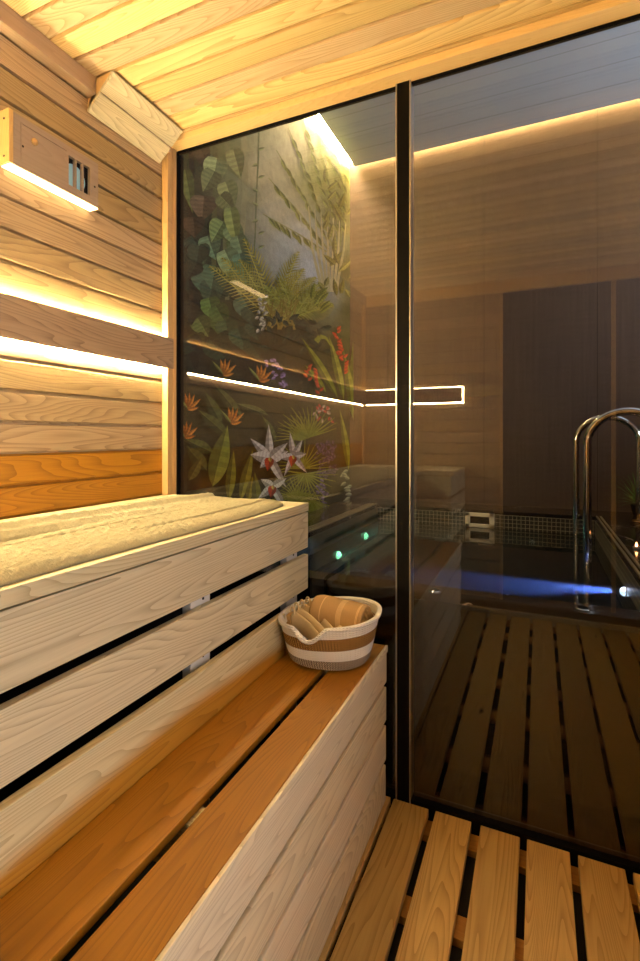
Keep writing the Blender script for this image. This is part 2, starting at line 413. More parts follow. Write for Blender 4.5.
# ------------------------------------------------------------------ control box with thermometer window
cb = thing('lamp_box', 'wooden lamp box with barred window and glowing underside on left wall', 'wall lamp', W3(-0.86, 0.66, 0.48))
X0, X1, Y0, Y1, Z0, Z1 = -0.8755, -0.845, 0.560, 0.751, 0.482, 0.574
wy0, wy1, wz0, wz1 = 0.680, 0.731, 0.498, 0.556
bm = bmesh.new()
fx = X1 - 0.008
for a in ((Y0 + .0085, wy0, Z0, Z1), (wy1, Y1, Z0, Z1), (wy0, wy1, Z0, wz0), (wy0, wy1, wz1, Z1)):
    addbox(bm, W3(fx, a[0], a[2]), W3(X1, a[1], a[3]))
finish('front_panel', bm, M['box'], cb)
bm = bmesh.new()
addbox(bm, W3(X1, Y0 + 0.022, Z1 - 0.013), W3(X1 + 0.0015, wy0 - 0.004, Z1 - 0.0115)); addbox(bm, W3(X1, Y0 + 0.022, Z0 + 0.012), W3(X1 + 0.0012, Y0 + 0.0235, Z1 - 0.0115))
finish('panel_bead', bm, M['box'], cb)
ep = box('end_panel', X0 + 0.004, X1 + 0.001, Y0, Y0 + 0.008, Z0, Z1 + 0.002, M['boxend'], cb, 0.001)
for z in (Z0 + 0.012, Z1 - 0.014):
    bm = bmesh.new(); cyl(bm, W3(X1 - 0.012, Y0 + 0.0005, z), (0, -1, 0), 0.003, 0.0015, 10)
    finish('screw', bm, M['screw'], ep)
box('end_panel', X0 + 0.004, fx, Y1 - 0.008, Y1, Z0, Z1, M['box'], cb)
box('top_panel', X0 + 0.004, fx, Y0 + 0.008, Y1 - 0.008, Z1 - 0.006, Z1, M['box'], cb)
box('lamp_diffuser', X0 + 0.006, X1 - 0.001, Y0 + 0.004, Y1, Z0 - 0.003, Z0 - 0.0005, M['led_soft'], cb)['label'] = 'glowing underside light'
for k in range(2):
    y = wy0 + (wy1 - wy0) * (k + 1) / 3
    box('bar', fx, X1, y - 0.0014, y + 0.0014, wz0, wz1, M['box'], cb)
bm = bmesh.new(); cyl(bm, W3(fx - 0.006, 0.702, 0.524), (1, 0, 0), 0.036, 0.004, 32)
finish('dial', bm, plain('pale_blue_dial', (150, 190, 196), 0.25, emit=lin((150, 200, 215)), es=0.35), cb)  # faint glow added to the dial so it shows behind the bars
box('back_plate', fx - 0.016, fx - 0.0045, wy0 - 0.006, wy1 + 0.006, wz0 - 0.006, wz1 + 0.006, M['dark'], cb)
bm = bmesh.new(); cyl(bm, W3(X1 - 0.0005, 0.608, 0.542), (1, 0, 0), 0.0085, 0.004, 20); finish('knob', bm, M['boxend'], cb, True)
for y in (0.586, 0.742):
    bm = bmesh.new(); cyl(bm, W3(X1 - 0.0005, y, 0.522), (1, 0, 0), 0.003, 0.001, 12); finish('screw', bm, M['screw'], cb)

# ------------------------------------------------------------------ boxed corner valance under the ceiling
def raycast(px, py, plane, val):
    """photo pixel -> survey point on the plane (survey units)"""
    c, s = math.cos(YAW), math.sin(YAW)
    xr, up = (px - 320) / F, (437 - py) / F
    d = Vector((-s + xr * c, c + xr * s, up))
    k = val / d['xyz'.index(plane)]
    return d * k
vl = thing('corner_light_cover', 'slanted two-board wooden cover boxed in under the ceiling', 'light cover', W3(-0.8, 0.8, 0.66))
ya, yb = 0.747, 0.958
# cross section (x, z): wall bottom, ceiling outer edge ; slanted face of two boards, ends tapered at the far side
def prism(name, sec, y0, y1, mat, dy0=0.0):
    bm = bmesh.new()
    A = [bm.verts.new(W3(x, y0, z)) for x, z in sec]; B = [bm.verts.new(W3(x, y1, z)) for x, z in sec]
    n = len(sec)
    for i in range(n): bm.faces.new((A[i], A[(i + 1) % n], B[(i + 1) % n], B[i]))
    bm.faces.new(A[::-1]); bm.faces.new(B)
    bmesh.ops.recalc_face_normals(bm, faces=bm.faces[:])
    bmesh.ops.bevel(bm, geom=[e for e in bm.edges], offset=0.0015, segments=1, affect='EDGES')
    return finish(name, bm, mat, vl)
WB = (-0.871, 0.690); CO = (-0.797, 0.7525)
def lerp(a, b, t): return (a[0] + (b[0] - a[0]) * t, a[1] + (b[1] - a[1]) * t)
nx, nz = (CO[1] - WB[1]), -(CO[0] - WB[0]); ln = math.hypot(nx, nz); nx, nz = nx / ln * 0.007, nz / ln * 0.007
def board(t0, t1, name='slanted_board'):
    a, b = lerp(WB, CO, t0), lerp(WB, CO, t1)
    return prism(name, [a, b, (b[0] + nx, min(b[1] + nz, 0.754)), (a[0] + nx, a[1] + nz)], ya - 0.004, yb, M['pine_y'])
board(0.0, 0.495); board(0.51, 1.0)
prism('end_panel', [(-0.8715, 0.6925), (-0.8715, 0.7185), (-0.8465, 0.7185), (-0.8465, 0.7535), (CO[0] - 0.008, 0.7535)], ya, ya + 0.012, M['pine_z'])
prism('end_panel', [(-0.8715, 0.697), (-0.8715, 0.7185), (-0.8465, 0.7185), (-0.8465, 0.7535), (CO[0] - 0.008, 0.7535)], yb - 0.013, yb - 0.001, M['pine_z'])

# ------------------------------------------------------------------ upper bench
ub = thing('upper_bench', 'upper pine bench along the left wall holding the beige towel', 'bench', W3(-0.66, 0.3, -0.7866))
ZU = -0.1465
xs = [-0.870, -0.728, -0.722, -0.603, -0.597, -0.468]
for i in range(3):
    box('seat_plank', xs[2 * i], xs[2 * i + 1], YR + 0.023, 0.989, ZU - 0.0185, ZU, M['pine_y'], ub, 0.002)
box('front_board', -0.482, -0.470, -0.05, 0.990, -0.2465, -0.1675, M['pine_y'], ub, 0.002)
box('front_board', -0.482, -0.470, -0.05, 0.990, -0.3375, -0.262, M['pine_y'], ub, 0.002)
for y in (-0.02, 0.12, 0.600, 0.912):
    pp = box('support_post', -0.498, -0.4825, y, y + 0.048, -0.7865, ZU - 0.019, M['white'], ub, 0.001)
    pp['label'] = 'white painted support'
    for z in (-0.2545, -0.345):
        bm = bmesh.new(); cyl(bm, W3(-0.4826, y + 0.03, z), (1, 0, 0), 0.003, 0.0015, 10); finish('screw', bm, M['screw'], pp)
for y in (0.0, 0.34, 0.62, 0.93):
    box('cross_bearer', -0.84, -0.499, y, y + 0.03, ZU - 0.055, ZU - 0.019, M['pine_x'], ub)
box('shade_sheet', -0.80, -0.79, -0.02, 0.99, -0.7865, ZU - 0.056, M['dark'], ub)['label'] = 'dark sheet standing for the shade behind the bench'  # shade under the bench put in as a near-black sheet
rb = thing('rear_bench', 'upper bench end across the rear wall, seen only reflected', 'bench', W3(-0.5, -0.24, -0.7866))
for i in range(3):
    y = YR + 0.024 + i * 0.122
    box('seat_plank', -0.466, -0.33, y, y + 0.118, ZU - 0.0185, ZU, M['pine_x'], rb, 0.002)
for z0, z1 in ((-0.2465, -0.1675), (-0.3375, -0.262), (-0.43, -0.352)):
    box('front_board', -0.466, -0.33, -0.062, -0.05, z0, z1, M['pine_x'], rb, 0.002)
    box('side_board', -0.342, -0.33, YR + 0.024, -0.063, z0, z1, M['pine_y'], rb, 0.002)
box('support_post', -0.37, -0.343, -0.10, -0.063, -0.7865, ZU - 0.019, M['pine_z'], rb)

# ------------------------------------------------------------------ lower bench
lb = thing('lower_bench', 'lower bench step with oiled seat planks and pale riser boards', 'bench', W3(-0.37, 0.45, -0.7866))
ZL = -0.4325
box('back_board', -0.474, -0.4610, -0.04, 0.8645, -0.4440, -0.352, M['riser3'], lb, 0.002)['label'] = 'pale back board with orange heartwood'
box('seat_plank', -0.4600, -0.3680, -0.04, 0.985, ZL - 0.011, ZL, M['oiled'], lb, 0.0025)['label'] = 'oiled orange seat plank'
box('seat_plank', -0.3545, -0.2897, -0.04, 0.985, ZL - 0.011, ZL, M['oiled'], lb, 0.0025)['label'] = 'oiled orange seat plank'
box('seat_edge', -0.2895, -0.2845, -0.04, 0.986, ZL - 0.0125, ZL, M['skirt'], lb, 0.0015)['label'] = 'pale seat edge strip'
zz = [-0.4470, -0.5085, -0.5190, -0.5885, -0.599, -0.6705, -0.6810, -0.7545]
for i in range(4):
    box('riser_board', -0.2990 - 0.0006 * i, -0.2870 - 0.0006 * i, -0.04, 0.986, zz[2 * i + 1], zz[2 * i], M['skirt'], lb, 0.0035)
box('riser_backing', -0.3110, -0.3000, -0.04, 0.98, -0.752, -0.456, M['batten'], lb)['label'] = 'orange backing seen in the board gaps'
for y in (0.05, 0.45, 0.85):
    box('cross_bearer', -0.460, -0.313, y, y + 0.03, ZL - 0.07, ZL - 0.0115, M['pine_x'], lb)
box('support_post', -0.478, -0.455, 0.875, 0.90, -0.7865, -0.36, M['pine_z'], lb)
box('support_post', -0.345, -0.315, 0.93, 0.955, -0.7865, ZL - 0.02, M['dark'], lb)

# ------------------------------------------------------------------ duckboard
db = thing('duckboard', 'pine duckboard floor grating in front of the glass', 'duckboard', W3(0, 0.5, -0.7866))
edges = [(-0.340, -0.2825), (-0.2758, -0.2030), (-0.1893, -0.1194), (-0.1019, -0.0311), (-0.0189, 0.0529), (0.0661, 0.1393), (0.1507, 0.2235), (0.236, 0.308), (0.321, 0.393), (0.406, 0.478)]
for a, b in edges:
    box('slat', a, b, YR + 0.311, 1.0012 + random.uniform(-.002, .0005), ZF - 0.0165, ZF, M['duck'], db, 0.0025)
for y in (0.952, 0.775, 0.56, 0.36, 0.16, -0.04, -0.185):
    box('batten', -0.33, 0.478, y, y + 0.040, -0.7864, ZF - 0.0170, M['batten'], db, 0.001)

# ------------------------------------------------------------------ towel on the upper bench
def cloth_mat(name, c1, c2, scale=900, bump=0.5, stripes=None):
    t = NT(name); v = t.obj()
    n = t.noise(v, scale, 3, 0.7); n2 = t.noise(v, 9, 3)
    n3 = t.noise(v, scale / 6, 2, 0.6)
    base = t.mix(t.math('ADD', t.math('MULTIPLY', n, 0.5), t.math('MULTIPLY', n2, 0.5)), lin(c1), lin(c2))
    t.principled(base, 0.95, spec=0.1, bump=t.math('ADD', n, n3), bs=bump, bd=0.002)
    return t.m
M['terry'] = cloth_mat('beige_terry_cloth', (184, 176, 146), (112, 104, 80), 260, 1.0)
from mathutils import noise as mn
def towel():
    bm = bmesh.new(); NX, NY = 110, 330
    y0, y1 = -0.05, 0.938
    top, bot = {}, {}
    for j in range(NY + 1):
        v = j / NY; y = y0 + (y1 - y0) * v
        wv = 0.004 * math.sin(y * 9) + 0.006 * mn.noise(Vector((y * 4, 3, 0)))
        xf = -0.478 - 0.022 * max(0, (y - 0.75) / 0.19) + wv
        xb = -0.755 - 0.05 * max(0, (y - 0.3) / 0.64) + 0.004 * math.sin(y * 7 + 1)
        for i in range(NX + 1):
            u = i / NX; x = xb + (xf - xb) * u
            if v > 0.975:      # rounded corner
                x += (0.5 - u) * 0.02 * ((v - 0.975) / 0.025)
            e = min(u, 1 - u, (1 - v) * 6) * 26
            h = 0.0135 * (1 - math.exp(-e * 1.4)) if e > 0 else 0.0
            r1 = mn.noise(Vector((x * 26 + 0.9 * mn.noise(Vector((y * 3, 0, 0))), y * 1.6, 0)))
            rid = math.exp(-((x + 0.63 + 0.03 * math.sin(y * 3.1)) / 0.009) ** 2) * 0.006 * (0.5 + 0.5 * math.sin(y * 5)) \
                + math.exp(-((x + 0.56 - 0.05 * (y - 0.5)) / 0.011) ** 2) * 0.006 * max(0, math.sin(y * 6 + 1.0)) \
                + math.exp(-((x + 0.70 + 0.02 * math.sin(y * 4)) / 0.008) ** 2) * 0.006
            rid *= 2.2
            fine = 0.003 * mn.noise(Vector((x * 160, y * 110, 0)))
            cre = 0.0
            for c0, am, fr, ph in ((-0.66, 0.020, 3.1, 0.2), (-0.60, 0.016, 4.3, 2.0), (-0.545, 0.012, 5.1, 4.0), (-0.71, 0.014, 2.7, 1.0)):
                g = math.exp(-((x - c0 - am * math.sin(y * fr + ph)) / 0.0035) ** 2)
                cre -= 0.011 * g * max(0.0, math.sin(y * fr * 1.6 + ph * 2) + 0.25)
            rid += cre
            z = ZU + (h * (1 + 0.25 * r1) + (rid + fine) * min(1, e)) / U * 1.0
            z = max(z, ZU + 0.0016)
            top[i, j] = bm.verts.new(W3(x, y, z + 0.0012)); bot[i, j] = bm.verts.new(W3(x, y, ZU + 0.0004))
    for j in range(NY):
        for i in range(NX):
            bm.faces.new((top[i, j], top[i + 1, j], top[i + 1, j + 1], top[i, j + 1]))
            bm.faces.new((bot[i, j], bot[i, j + 1], bot[i + 1, j + 1], bot[i + 1, j]))
    for j in range(NY):
        for i in (0, NX): bm.faces.new((top[i, j], top[i, j + 1], bot[i, j + 1], bot[i, j]))
    for i in range(NX):
        for j in (0, NY): bm.faces.new((top[i, j], top[i + 1, j], bot[i + 1, j], bot[i, j]))
    return finish('bench_towel', bm, M['terry'], None, True)
tw = tag(towel(), 'long beige terry towel spread on the upper bench', 'towel')

# ------------------------------------------------------------------ basket
BC = W3(-0.374, 0.888, ZL)
def rope_mat(name, c1, c2, pitch=0.0055, speck=True):
    t = NT(name); sp = t.n('ShaderNodeSeparateXYZ'); t.l(t.obj(), sp.inputs[0])
    ang = t.math('ARCTAN2', t.math('SUBTRACT', sp.outputs[1], BC.y), t.math('SUBTRACT', sp.outputs[0], BC.x))
    row = t.math('FLOOR', t.math('DIVIDE', sp.outputs[2], pitch))
    tw_ = t.math('SINE', t.math('MULTIPLY_ADD', ang, 95, t.math('MULTIPLY_ADD', sp.outputs[2], 900, t.math('MULTIPLY', row, 1.7))))
    coil = t.math('ABSOLUTE', t.math('SINE', t.math('MULTIPLY', sp.outputs[2], math.pi / pitch)))
    wn = t.noise(t.comb(t.math('MULTIPLY', ang, 26), row, 0), 1, 3, 0.7)
    f = t.math('ADD', t.math('MULTIPLY', tw_, 0.25 if speck else 0.08), wn)
    base = t.mix(t.math('MULTIPLY', t.math('SUBTRACT', f, 0.3), 3.4 if speck else 0.6, clamp=True), lin(c1), lin(c2))
    t.principled(base, 0.85, spec=0.15, bump=t.math('ADD', coil, t.math('MULTIPLY', tw_, 0.3)), bs=1.0, bd=0.0022)
    return t.m
M['rope_w'] = rope_mat('white_cotton_rope', (250, 246, 238), (226, 218, 204), speck=False)
M['rope_b'] = rope_mat('gold_brown_seagrass_rope', (206, 160, 92), (104, 72, 36))
M['rope_g'] = rope_mat('grey_flecked_rope', (214, 200, 180), (106, 88, 70))
HB = 0.118
# axes of the oval: long axis lies across the view
AL = Vector((math.cos(math.radians(12)), math.sin(math.radians(12)), 0)); AS = Vector((-AL.y, AL.x, 0))
def basket_pt(phi, h, off=0.0):
    """h 0..1 ; rim height dips at the two handles (phi=-90deg front, +90 back)"""
    rise = 0.012 * math.cos(phi) + 0.006
    g = h
    la = 0.104 + 0.032 * g ** 0.8 + off; sa = 0.094 + 0.030 * g ** 0.8 + off
    if h < 0.12:
        k = math.sin((h / 0.12) * math.pi / 2); la -= 0.016 * (1 - k); sa -= 0.016 * (1 - k)
    pw = 2.3
    c, s = math.cos(phi), math.sin(phi)
    r = (abs(c) ** pw + abs(s) ** pw) ** (-1 / pw)
    z = h * (HB + rise)
    return BC + AL * (c * r * la) + AS * (s * r * sa) + Vector((0, 0, z))
bk = thing('woven_basket', 'striped white and seagrass rope basket on the lower bench', 'basket', BC)
NP = 96
PF = math.radians(-104)     # the front handle's bearing
def dip(phi):
    d = (phi - PF + math.pi) % (2 * math.pi) - math.pi
    return max(0.0, 1 - (d / 0.36) ** 2) ** 1.5
def band(name, h0, h1, mat, nrow, cut=False):
    bm = bmesh.new(); O, I = [], []
    for r in range(nrow + 1):
        h = h0 + (h1 - h0) * r / nrow
        ro, ri = [], []
        for k in range(NP):
            phi = 2 * math.pi * k / NP
            hh = h
            if cut and r == nrow: pass
            dd = dip(phi)
            lim = 1 - 0.26 * dd
            hh = min(h, lim) if h1 > 0.69 else h
            bulge = 0.0013 * abs(math.sin(hh * HB / 0.0055 * math.pi / 1)) 
            ro.append(bm.verts.new(basket_pt(phi, hh, bulge))); ri.append(bm.verts.new(basket_pt(phi, hh, -0.006)))
        O.append(ro); I.append(ri)
    for a, b in zip(O, O[1:]):
        for k in range(NP):
            try: bm.faces.new((a[k], a[(k + 1) % NP], b[(k + 1) % NP], b[k]))
            except ValueError: pass
    for a, b in zip(I, I[1:]):
        for k in range(NP):
            try: bm.faces.new((a[k], b[k], b[(k + 1) % NP], a[(k + 1) % NP]))
            except ValueError: pass
    for a, b in ((O[0], I[0]), (O[-1], I[-1])):
        for k in range(NP): bm.faces.new((a[k], a[(k + 1) % NP], b[(k + 1) % NP], b[k]))
    bmesh.ops.remove_doubles(bm, verts=bm.verts[:], dist=0.00005)
    return finish(name, bm, mat, bk, True)
band('lower_band', 0.0, 0.27, M['rope_g'], 24)['label'] = 'grey flecked rope band'
band('middle_band', 0.27, 0.50, M['rope_w'], 20)['label'] = 'white rope band'
band('upper_band', 0.50, 0.76, M['rope_b'], 22)['label'] = 'golden seagrass band'
band('top_band', 0.76, 1.0, M['rope_w'], 20)['label'] = 'white rope band below the rim'
bm = bmesh.new()
vv = [bm.verts.new(basket_pt(2 * math.pi * k / 48, 0.03)) for k in range(48)]; bm.faces.new(vv)
vv2 = [bm.verts.new(basket_pt(2 * math.pi * k / 48, 0.004)) for k in range(48)]; bm.faces.new(vv2[::-1])
for k in range(48): bm.faces.new((vv[k], vv[(k + 1) % 48], vv2[(k + 1) % 48], vv2[k]))
finish('base', bm, M['rope_g'], bk)
rim = [basket_pt(2 * math.pi * k / 128, 1.0) - Vector((0, 0, 0.003)) for k in range(129)]
bm = bmesh.new(); tube(bm, rim, 0.0052, 10, False); bmesh.ops.remove_doubles(bm, verts=bm.verts[:], dist=0.0001)
# rim is lifted away over the handle opening; the handle droops along the cut edge
rim2 = []
for k in range(129):
    phi = 2 * math.pi * k / 128; dd = dip(phi)
    rim2.append(basket_pt(phi, 1 - 0.26 * dd, 0.001 + 0.005 * dd) - Vector((0, 0, 0.003)))
bm.free(); bm = bmesh.new(); tube(bm, rim2, 0.0055, 10, False); bmesh.ops.remove_doubles(bm, verts=bm.verts[:], dist=0.0001)
finish('rim', bm, M['rope_w'], bk, True)['label'] = 'white rope rim with sagging handle'

# rolled towel in the basket
def striped(name):
    t = NT(name); sp = t.n('ShaderNodeSeparateXYZ'); t.l(t.n('ShaderNodeTexCoord').outputs['UV'], sp.inputs[0])
    u = sp.outputs[0]
    def line(c, wd): return t.math('LESS_THAN', t.math('ABSOLUTE', t.math('SUBTRACT', u, c)), wd)
    s = line(0.22, 0.007)
    for c in (0.54, 0.56, 0.58, 0.60, 0.62, 0.90, 0.92): s = t.math('MAXIMUM', s, line(c, 0.005))
    n = t.noise(t.obj(), 500, 2)
    base = t.mix(n, lin((200, 166, 118)), lin((172, 138, 92)))
    t.principled(t.mix(s, base, lin((236, 204, 156))), 0.95, spec=0.1, bump=n, bs=0.4)
    return t.m
M['rolled'] = striped('tan_striped_towel_cloth')
def roll():
    bm = bmesh.new(); uvl = bm.loops.layers.uv.new('UVMap')
    a = BC + AL * (-0.052) + AS * 0.050 + Vector((0, 0, 0.112)); b = BC + AL * 0.100 + AS * 0.006 + Vector((0, 0, 0.104))
    ax = (b - a).normalized(); up = Vector((0, 0, 1)); sd = ax.cross(up).normalized(); up = sd.cross(ax)
    NL, NA = 30, 40; R = 0.041; L = (b - a).length
    rings = []
    for i in range(NL + 1):
        u = i / NL; ring = []
        for k in range(NA):
            th = 2 * math.pi * k / NA
            r = R * (1 + 0.03 * mn.noise(Vector((u * 4, math.cos(th) * 1.5, math.sin(th) * 1.5)))) * (1 - 0.12 * max(0, abs(u - .5) * 2 - 0.85) / 0.15)
            r += 0.0025 * max(0, 1 - abs(th - 2.2) / 0.10)
            ring.append(bm.verts.new(a + ax * (L * u) + (sd * math.cos(th) * 1.08 + up * math.sin(th)) * r))
        rings.append(ring)
    for i in range(NL):
        for k in range(NA):
            f = bm.faces.new((rings[i][k], rings[i][(k + 1) % NA], rings[i + 1][(k + 1) % NA], rings[i + 1][k]))
            for lp, uu in zip(f.loops, (i / NL, i / NL, (i + 1) / NL, (i + 1) / NL)): lp[uvl].uv = (uu, k / NA)
    # spiral ends
    for ring, sg in ((rings[0], 1), (rings[-1], -1)):
        cen = sum((v.co for v in ring), Vector()) / NA; prev = ring
        for q, rr in enumerate((0.86, 0.72, 0.6, 0.48, 0.36, 0.24, 0.1)):
            nr = [bm.verts.new(cen + (v.co - cen) * rr + ax * sg * (0.007 if q % 2 == 0 else 0.001)) for v in ring]
            for k in range(NA):
                f = bm.faces.new((prev[k], prev[(k + 1) % NA], nr[(k + 1) % NA], nr[k]))
                for lp in f.loops: lp[uvl].uv = (0.1, 0.1)
            prev = nr
        f = bm.faces.new(prev)
        for lp in f.loops: lp[uvl].uv = (0.1, 0.1)
    o = finish('rolled_towel', bm, M['rolled'], None, True)
    tag(o, 'tan striped towel rolled up inside the basket', 'towel')
    # fringe of tassels at the right end
    bm = bmesh.new(); e = a + ax * (L + 0.001)
    for k in range(46):
        th = random.uniform(0, 2 * math.pi); rr = R * random.uniform(0.5, 1.0)
        p = e + (sd * math.cos(th) + up * math.sin(th)) * rr
        q = p + ax * random.uniform(.006, .012) + Vector((0, 0, -random.uniform(.002, .012))) + (sd * random.uniform(-.004, .004))
        tube(bm, [p, (p + q) / 2 + ax * 0.003, q], 0.0009, 5)
    finish('fringe', bm, M['rolled'], o, True)['label'] = 'short tasselled fringe'
roll()
# folded cloths with hanging loops, left half of the basket
M['linen'] = cloth_mat('cream_folded_cloth', (244, 226, 190), (222, 196, 150), 380, 0.6)
def folded(name, p0, p1, height, lean, label):
    """a folded cloth standing on edge: high at its looped end p0, sinking towards p1."""
    bm = bmesh.new(); N = 30; thick = 0.0042
    d = (p1 - p0); side = Vector((-d.y, d.x, 0)).normalized()
    prof = [(-1.0, 0), (-1.1, 0.4), (-1.0, 0.8), (-0.6, 0.96), (0.0, 1.0), (0.6, 0.96), (1.0, 0.8), (1.1, 0.4), (1.0, 0)]
    R = []
    for i in range(N + 1):
        u = i / N; c = p0 + d * u
        hh = height * (1.0 - 0.50 * u ** 1.3) * min(1, 0.86 + 2.5 * u) * (1 if u < 0.94 else 1 - (u - 0.94) * 5)
        c = c + side * (0.010 * math.sin(u * 3.0 + 0.3))
        R.append([bm.verts.new(c + side * (a * thick + lean * b) + Vector((0, 0, b * hh))) for a, b in prof])
    for a, b in zip(R, R[1:]):
        for k in range(len(prof)): bm.faces.new((a[k], a[(k + 1) % len(prof)], b[(k + 1) % len(prof)], b[k]))
    bm.faces.new(R[0][::-1]); bm.faces.new(R[-1])
    o = finish(name, bm, M['linen'], None, True); tag(o, label, 'cloth', 'folded cream cloths in the basket')
    bm = bmesh.new(); c = p0 + Vector((0, 0, height * 0.84)) + side * lean + d.normalized() * 0.008
    pts = []
    for k in range(21):
        t_ = -0.3 + (math.pi + 0.6) * k / 20
        pts.append(c - d.normalized() * (0.009 * math.cos(t_)) + Vector((0, 0, 0.010 + 0.013 * math.sin(t_))))
    tube(bm, pts, 0.0024, 8); finish('hanging_loop', bm, M['linen'], o, True)
def bp(a, s, z): return BC + AL * a + AS * s + Vector((0, 0, z))
folded('folded_cloth', bp(-0.080, 0.066, 0.035), bp(0.062, -0.040, 0.035), 0.098, -0.004, 'cream folded cloth lying against the rolled towel')
folded('folded_cloth', bp(-0.092, 0.050, 0.035), bp(0.045, -0.054, 0.035), 0.094, -0.006, 'cream folded cloth second from the rolled towel')
folded('folded_cloth', bp(-0.102, 0.032, 0.035), bp(0.026, -0.066, 0.035), 0.090, -0.008, 'cream folded cloth second from the sagging basket handle')
folded('folded_cloth', bp(-0.108, 0.012, 0.035), bp(0.006, -0.076, 0.035), 0.084, -0.008, 'cream folded cloth nearest the sagging basket handle')

# ------------------------------------------------------------------ pool room shell
XM, YF, ZS, XE = -0.97, 2.594, 1.508, 1.60
struct(box('wall_far', XM, XE, YF, YF + 0.04, -0.7866, ZS + 0.10, M['wallpaper']), 'dark brown woven wallcovering behind the hot tub', 'wall')
struct(box('wall_mural_side', XM - 0.04, XM, 1.03, YF + 0.04, -0.7866, ZS + 0.10, plain('mural_wall_plaster', (60, 58, 46), 0.8)), 'wall carrying the jungle mural', 'wall')
struct(box('wall_pool_right', XE, XE + 0.04, 1.03, YF + 0.04, -0.7866, ZS + 0.10, M['wallpaper']), 'right wall of the pool room, out of view', 'wall')
struct(box('wall_partition_upper', -1.01, XE + 0.04, 1.0301, 1.04, 0.772, ZS + 0.10, M['wallpaper']), 'wall over the glass on the pool side', 'wall')
struct(box('wall_partition_head', -1.01, XE + 0.04, 1.0142, 1.0301, 0.7555, 0.7800, M['dark']))
struct(box('wall_partition_right', XR, XE + 0.04, 1.0301, 1.07, -0.7866, 0.742, M['wallpaper']))
struct(box('wall_partition_left', -1.01, -0.8555, 1.0, 1.035, -0.7866, 0.742, M['dark']))
struct(box('ceiling_pool', -0.934, XE, 1.0405, YF - 0.022, ZS, ZS + 0.02, M['spaceil']), 'blue-grey ceiling panel over the hot tub', 'ceiling')
struct(box('ceiling_upper', XM, XE, 1.0405, YF, ZS + 0.08, ZS + 0.10, M['spaceil']))
c1 = thing('cove_light', 'hidden warm light cove over the jungle mural', 'light', W3(-0.95, 1.8, ZS + 0.03))
box('light_strip', -0.960, -0.945, 1.08, YF - 0.01, ZS + 0.030, ZS + 0.034, M['led_cove'], c1)
c2 = thing('cove_light', 'warm light line along the top of the dark far wall', 'light', W3(0.3, YF, ZS + 0.03))
box('light_strip', -0.92, XE - 0.02, YF - 0.020, YF - 0.008, ZS + 0.034, ZS + 0.038, M['led_far'], c2)

